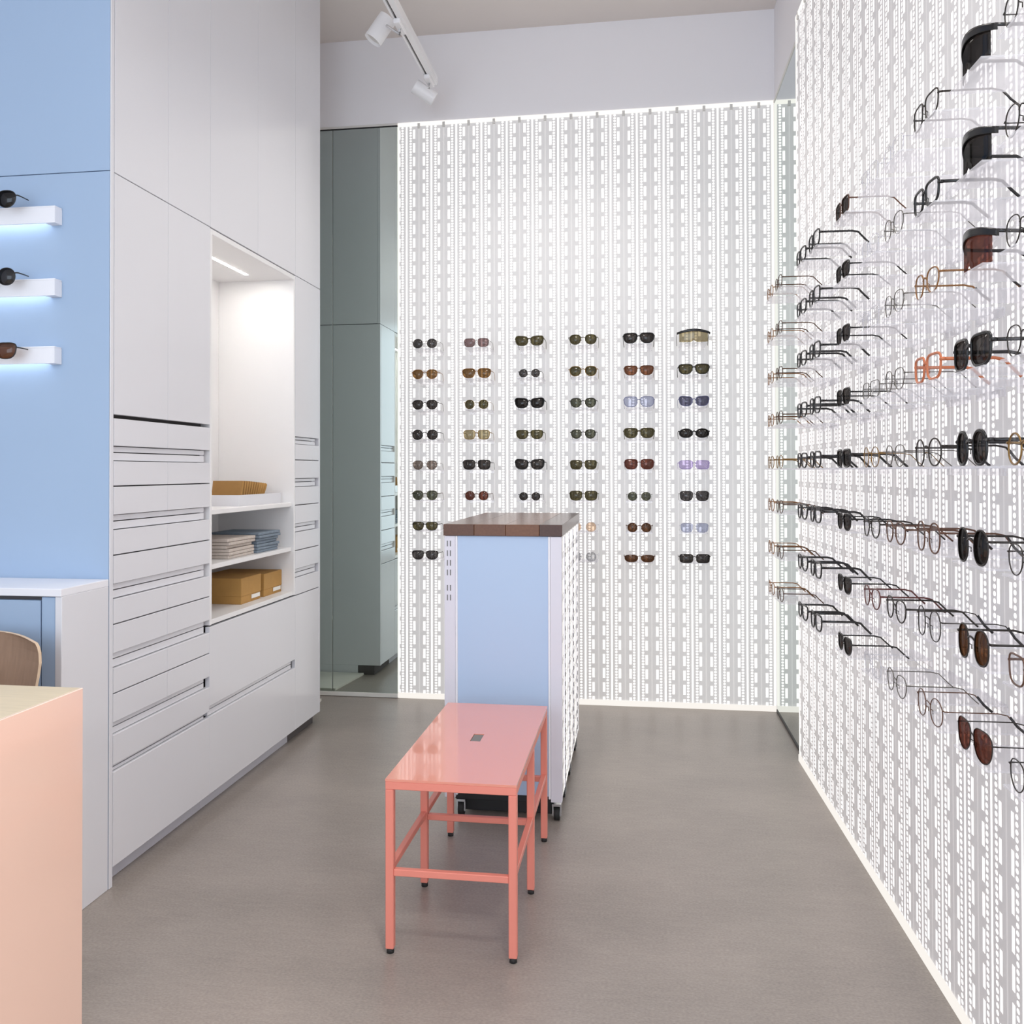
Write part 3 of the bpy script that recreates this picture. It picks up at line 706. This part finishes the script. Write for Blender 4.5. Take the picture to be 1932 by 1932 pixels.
ORD = ['top row', 'second row down', 'third row down', 'fourth row down', 'fifth row down', 'sixth row down', 'seventh row down', 'bottom row']
BC = ['column beside tall mirror', 'second column from tall mirror', 'third column from tall mirror', 'fourth column from tall mirror', 'fifth column from tall mirror', 'last column before the corner']
B = {  # (column, row): shape, size, thickness, frame, lens, words
 (0,0): ('round',1.0,'fine','silver','grey','round grey-lensed'), (0,1): ('panto',1.0,'mid','amber','amber','amber rounded'), (0,2): ('panto',1.0,'mid','gun','charcoal','dark grey rounded'), (0,3): ('round',1.05,'mid','black','charcoal','charcoal round'),
 (0,4): ('panto',.98,'fine','silver','taupe','pale taupe faded'), (0,5): ('panto',1.0,'mid','olive','green','grey-green rounded'), (0,6): ('wayfarer',.96,'mid','black','olive','dark olive'), (0,7): ('wayfarer',1.0,'mid','gun','grey','slate grey'),
 (1,0): ('square',.95,'fine','silver','mauve','mauve square'), (1,1): ('wayfarer',1.08,'mid','amber','amber','wide amber'), (1,2): ('round',.96,'fine','gold','olive','small olive round'), (1,3): ('square',1.0,'mid','gold','khaki','pale khaki'),
 (1,4): ('square',1.05,'mid','black','charcoal','black-framed square'), (1,5): ('round',.94,'mid','brown','redbrown','red-brown round'),
 (2,0): ('cat',1.04,'thick','olive','olive','dark olive upswept'), (2,1): ('round',.84,'fine','gun','grey','small grey round'), (2,2): ('cat',1.08,'thick','black','black','black upswept'), (2,3): ('wayfarer',1.0,'mid','olive','olive','olive'),
 (2,4): ('cat',1.08,'thick','black','charcoal','black wide upswept'), (2,5): ('round',.84,'fine','gun','charcoal','small black round'),
 (3,0): ('panto',1.04,'mid','olive','olive','olive-brown rounded'), (3,1): ('panto',1.04,'mid','gold','olive','golden olive rounded'), (3,2): ('panto',.98,'mid','gun','green','grey-green small'), (3,3): ('panto',.94,'mid','gun','green','muted green rounded'),
 (3,4): ('square',.98,'mid','olive','olive','brown-olive square'), (3,5): ('square',1.02,'mid','olive','olive','dark olive square'), (3,6): ('round',1.0,'fine','crystal','peach','pale peach round'), (3,7): ('round',1.0,'fine','crystal','palegrey','pale grey round'),
 (4,0): ('wayfarer',1.1,'thick','black','charcoal','black chunky square'), (4,1): ('wayfarer',1.06,'mid','brown','orange','orange-brown'), (4,2): ('square',1.08,'mid','bluegrey','paleblue','clear bluish square'), (4,3): ('wayfarer',1.08,'thick','olive','olive','tortoise dark olive'),
 (4,4): ('square',1.06,'mid','red','redbrown','burgundy square'), (4,5): ('round',.90,'fine','silver','green','small grey-green round'), (4,6): ('round',.92,'mid','brown','brown','brown round'), (4,7): ('halfmoon',1.08,'mid','brown','brown','brown half-moon'),
 (5,0): ('shield',.070,'mid','black','khaki','large brow-bar shield'), (5,1): ('wayfarer',1.08,'thick','black','olive','olive-lensed black-framed'), (5,2): ('cat',1.06,'mid','bluegrey','blue','blue-lensed'), (5,3): ('oval',1.06,'thick','black','black','black oval'),
 (5,4): ('rect',1.08,'mid','lilac','lilac','pale lilac rectangular'), (5,5): ('square',1.04,'fine','gun','grey','grey square'), (5,6): ('square',1.0,'fine','crystal','paleblue','pale blue fading'), (5,7): ('rect',1.08,'mid','gun','charcoal','dark grey rectangular'),
}
for (c, r), (sh, sz, th, fm, lm, words) in B.items():
    if (c, r) not in bslots: continue
    kind = 'eyeglasses' if lm == 'paleblue' and c == 4 else 'sunglasses'
    h = rest(sh, sz, th)
    eyewear(kind, f'{words} {kind}, back wall, {ORD[r]}, {BC[c]}', 'eyewear on the back display wall', (bcols[c], YB-.004-.160, ROWS[r]-.0235+h), 0, sh, sz, th, fm, lm)

RC = ['column nearest the street', 'second column from the street', 'third column from the street', 'fourth column from the street', 'fifth column from the street', 'sixth column from the street',
      'fourth column from the corner', 'third column from the corner', 'second column from the corner', 'column nearest the corner mirror']
SP = [  # default look of each column, then single exceptions
 ('panto',1.0,'fine','gun','clear'), ('oval',1.05,'mid','black','black'), ('round',1.02,'fine','gold','clear'), ('panto',1.0,'fine','silver','clear'), ('square',1.0,'fine','crystal','clear'),
 ('wayfarer',1.0,'mid','black','charcoal'), ('square',1.05,'thick','black','clear'), ('wayfarer',1.05,'thick','black','clear'), ('panto',1.0,'mid','tortoise','clear'), ('round',1.0,'mid','amber','clear')]
EX = {(1,0): ('shield',1,'thick','black','black'), (1,1): ('shield',1,'thick','black','black'), (1,2): ('shield',1,'thick','black','redbrown'), (1,3): ('square',1.15,'thick','black','charcoal'),
      (1,4): ('tall',1.0,'thick','black','charcoal'), (1,5): ('tall',1.02,'mid','gun','black'), (1,6): ('tall',1.02,'mid','gun','brown'), (1,7): ('aviator',1.06,'fine','gun','redbrown'),
      (2,0): ('square',1.0,'mid','gun','clear'), (2,1): ('square',1.0,'thick','black','clear'), (2,2): ('panto',1.0,'mid','amber','clear'), (2,3): ('square',1.05,'thick','orange','clear'), (2,4): ('round',1.1,'mid','gun','clear'),
      (2,5): ('tall',1.0,'mid','brown','clear'), (2,6): ('tall',1.0,'fine','gun','clear'), (2,7): ('round',1.08,'fine','brown','clear'),
      (0,4): ('round',1.0,'mid','gold','clear'), (0,6): ('square',1.0,'mid','brown','clear'), (3,0): ('rect',1.0,'fine','crystal','clear'), (3,5): ('panto',1.0,'mid','brown','clear'), (3,6): ('panto',1.0,'mid','gun','clear'),
      (4,4): ('round',1.0,'fine','gold','clear'), (4,5): ('panto',1.0,'mid','gun','clear'), (4,6): ('panto',1.0,'mid','red','clear'), (4,3): ('rect',1.0,'fine','silver','clear'),
      (5,4): ('square',1.0,'thick','black','charcoal'), (9,4): ('round',1.0,'mid','gold','clear'), (8,4): ('panto',1.0,'mid','gold','clear'),
      (5,0): ('square',1.0,'mid','brown','charcoal')}
CW = {'gun': 'dark metal', 'black': 'black', 'gold': 'thin gold', 'silver': 'thin silver', 'crystal': 'clear-framed', 'tortoise': 'tortoiseshell', 'amber': 'amber', 'orange': 'orange', 'brown': 'brown', 'red': 'burgundy'}
SW = {'shield': 'shield', 'square': 'square', 'tall': 'tall oval', 'aviator': 'teardrop', 'panto': 'rounded', 'oval': 'oval', 'round': 'round', 'rect': 'rectangular', 'wayfarer': 'chunky'}
for c in range(10):
    for r in range(8):
        look = EX.get((c, r), SP[c])
        if look is None: continue
        sh, sz, th, fm, lm = look; sz = .053 if sh == 'shield' else sz*.92
        kind = 'eyeglasses' if lm == 'clear' else 'sunglasses'
        p = rw(RU[c], .190, ROWS[r]-.0235+rest(sh, sz, th))
        eyewear(kind, f'{CW[fm]} {SW[sh]} {kind}, side wall, {ORD[r]}, {RC[c]}', 'eyewear on the side display wall', p, RW_A, sh, sz, th, fm, lm, tips=(kind == 'eyeglasses' and th != 'thick' and c < 3))

for (X, Z), sh, fm, lm, wd in (((-1.845, 2.009), 'panto', 'black', 'black', 'black rounded sunglasses on the topmost blue-wall ledge'), ((-1.844, 1.7845), 'round', 'black', 'charcoal', 'dark round sunglasses on the middle blue-wall ledge'),
                          ((-1.845, 1.5697), 'wayfarer', 'black', 'orange', 'brown flat-topped sunglasses on the lowest blue-wall ledge')):
    eyewear('sunglasses', wd, 'sunglasses on the blue wall', (X, 2.2665, Z), 0, sh, 1.02, 'mid', fm, lm, straight=True)
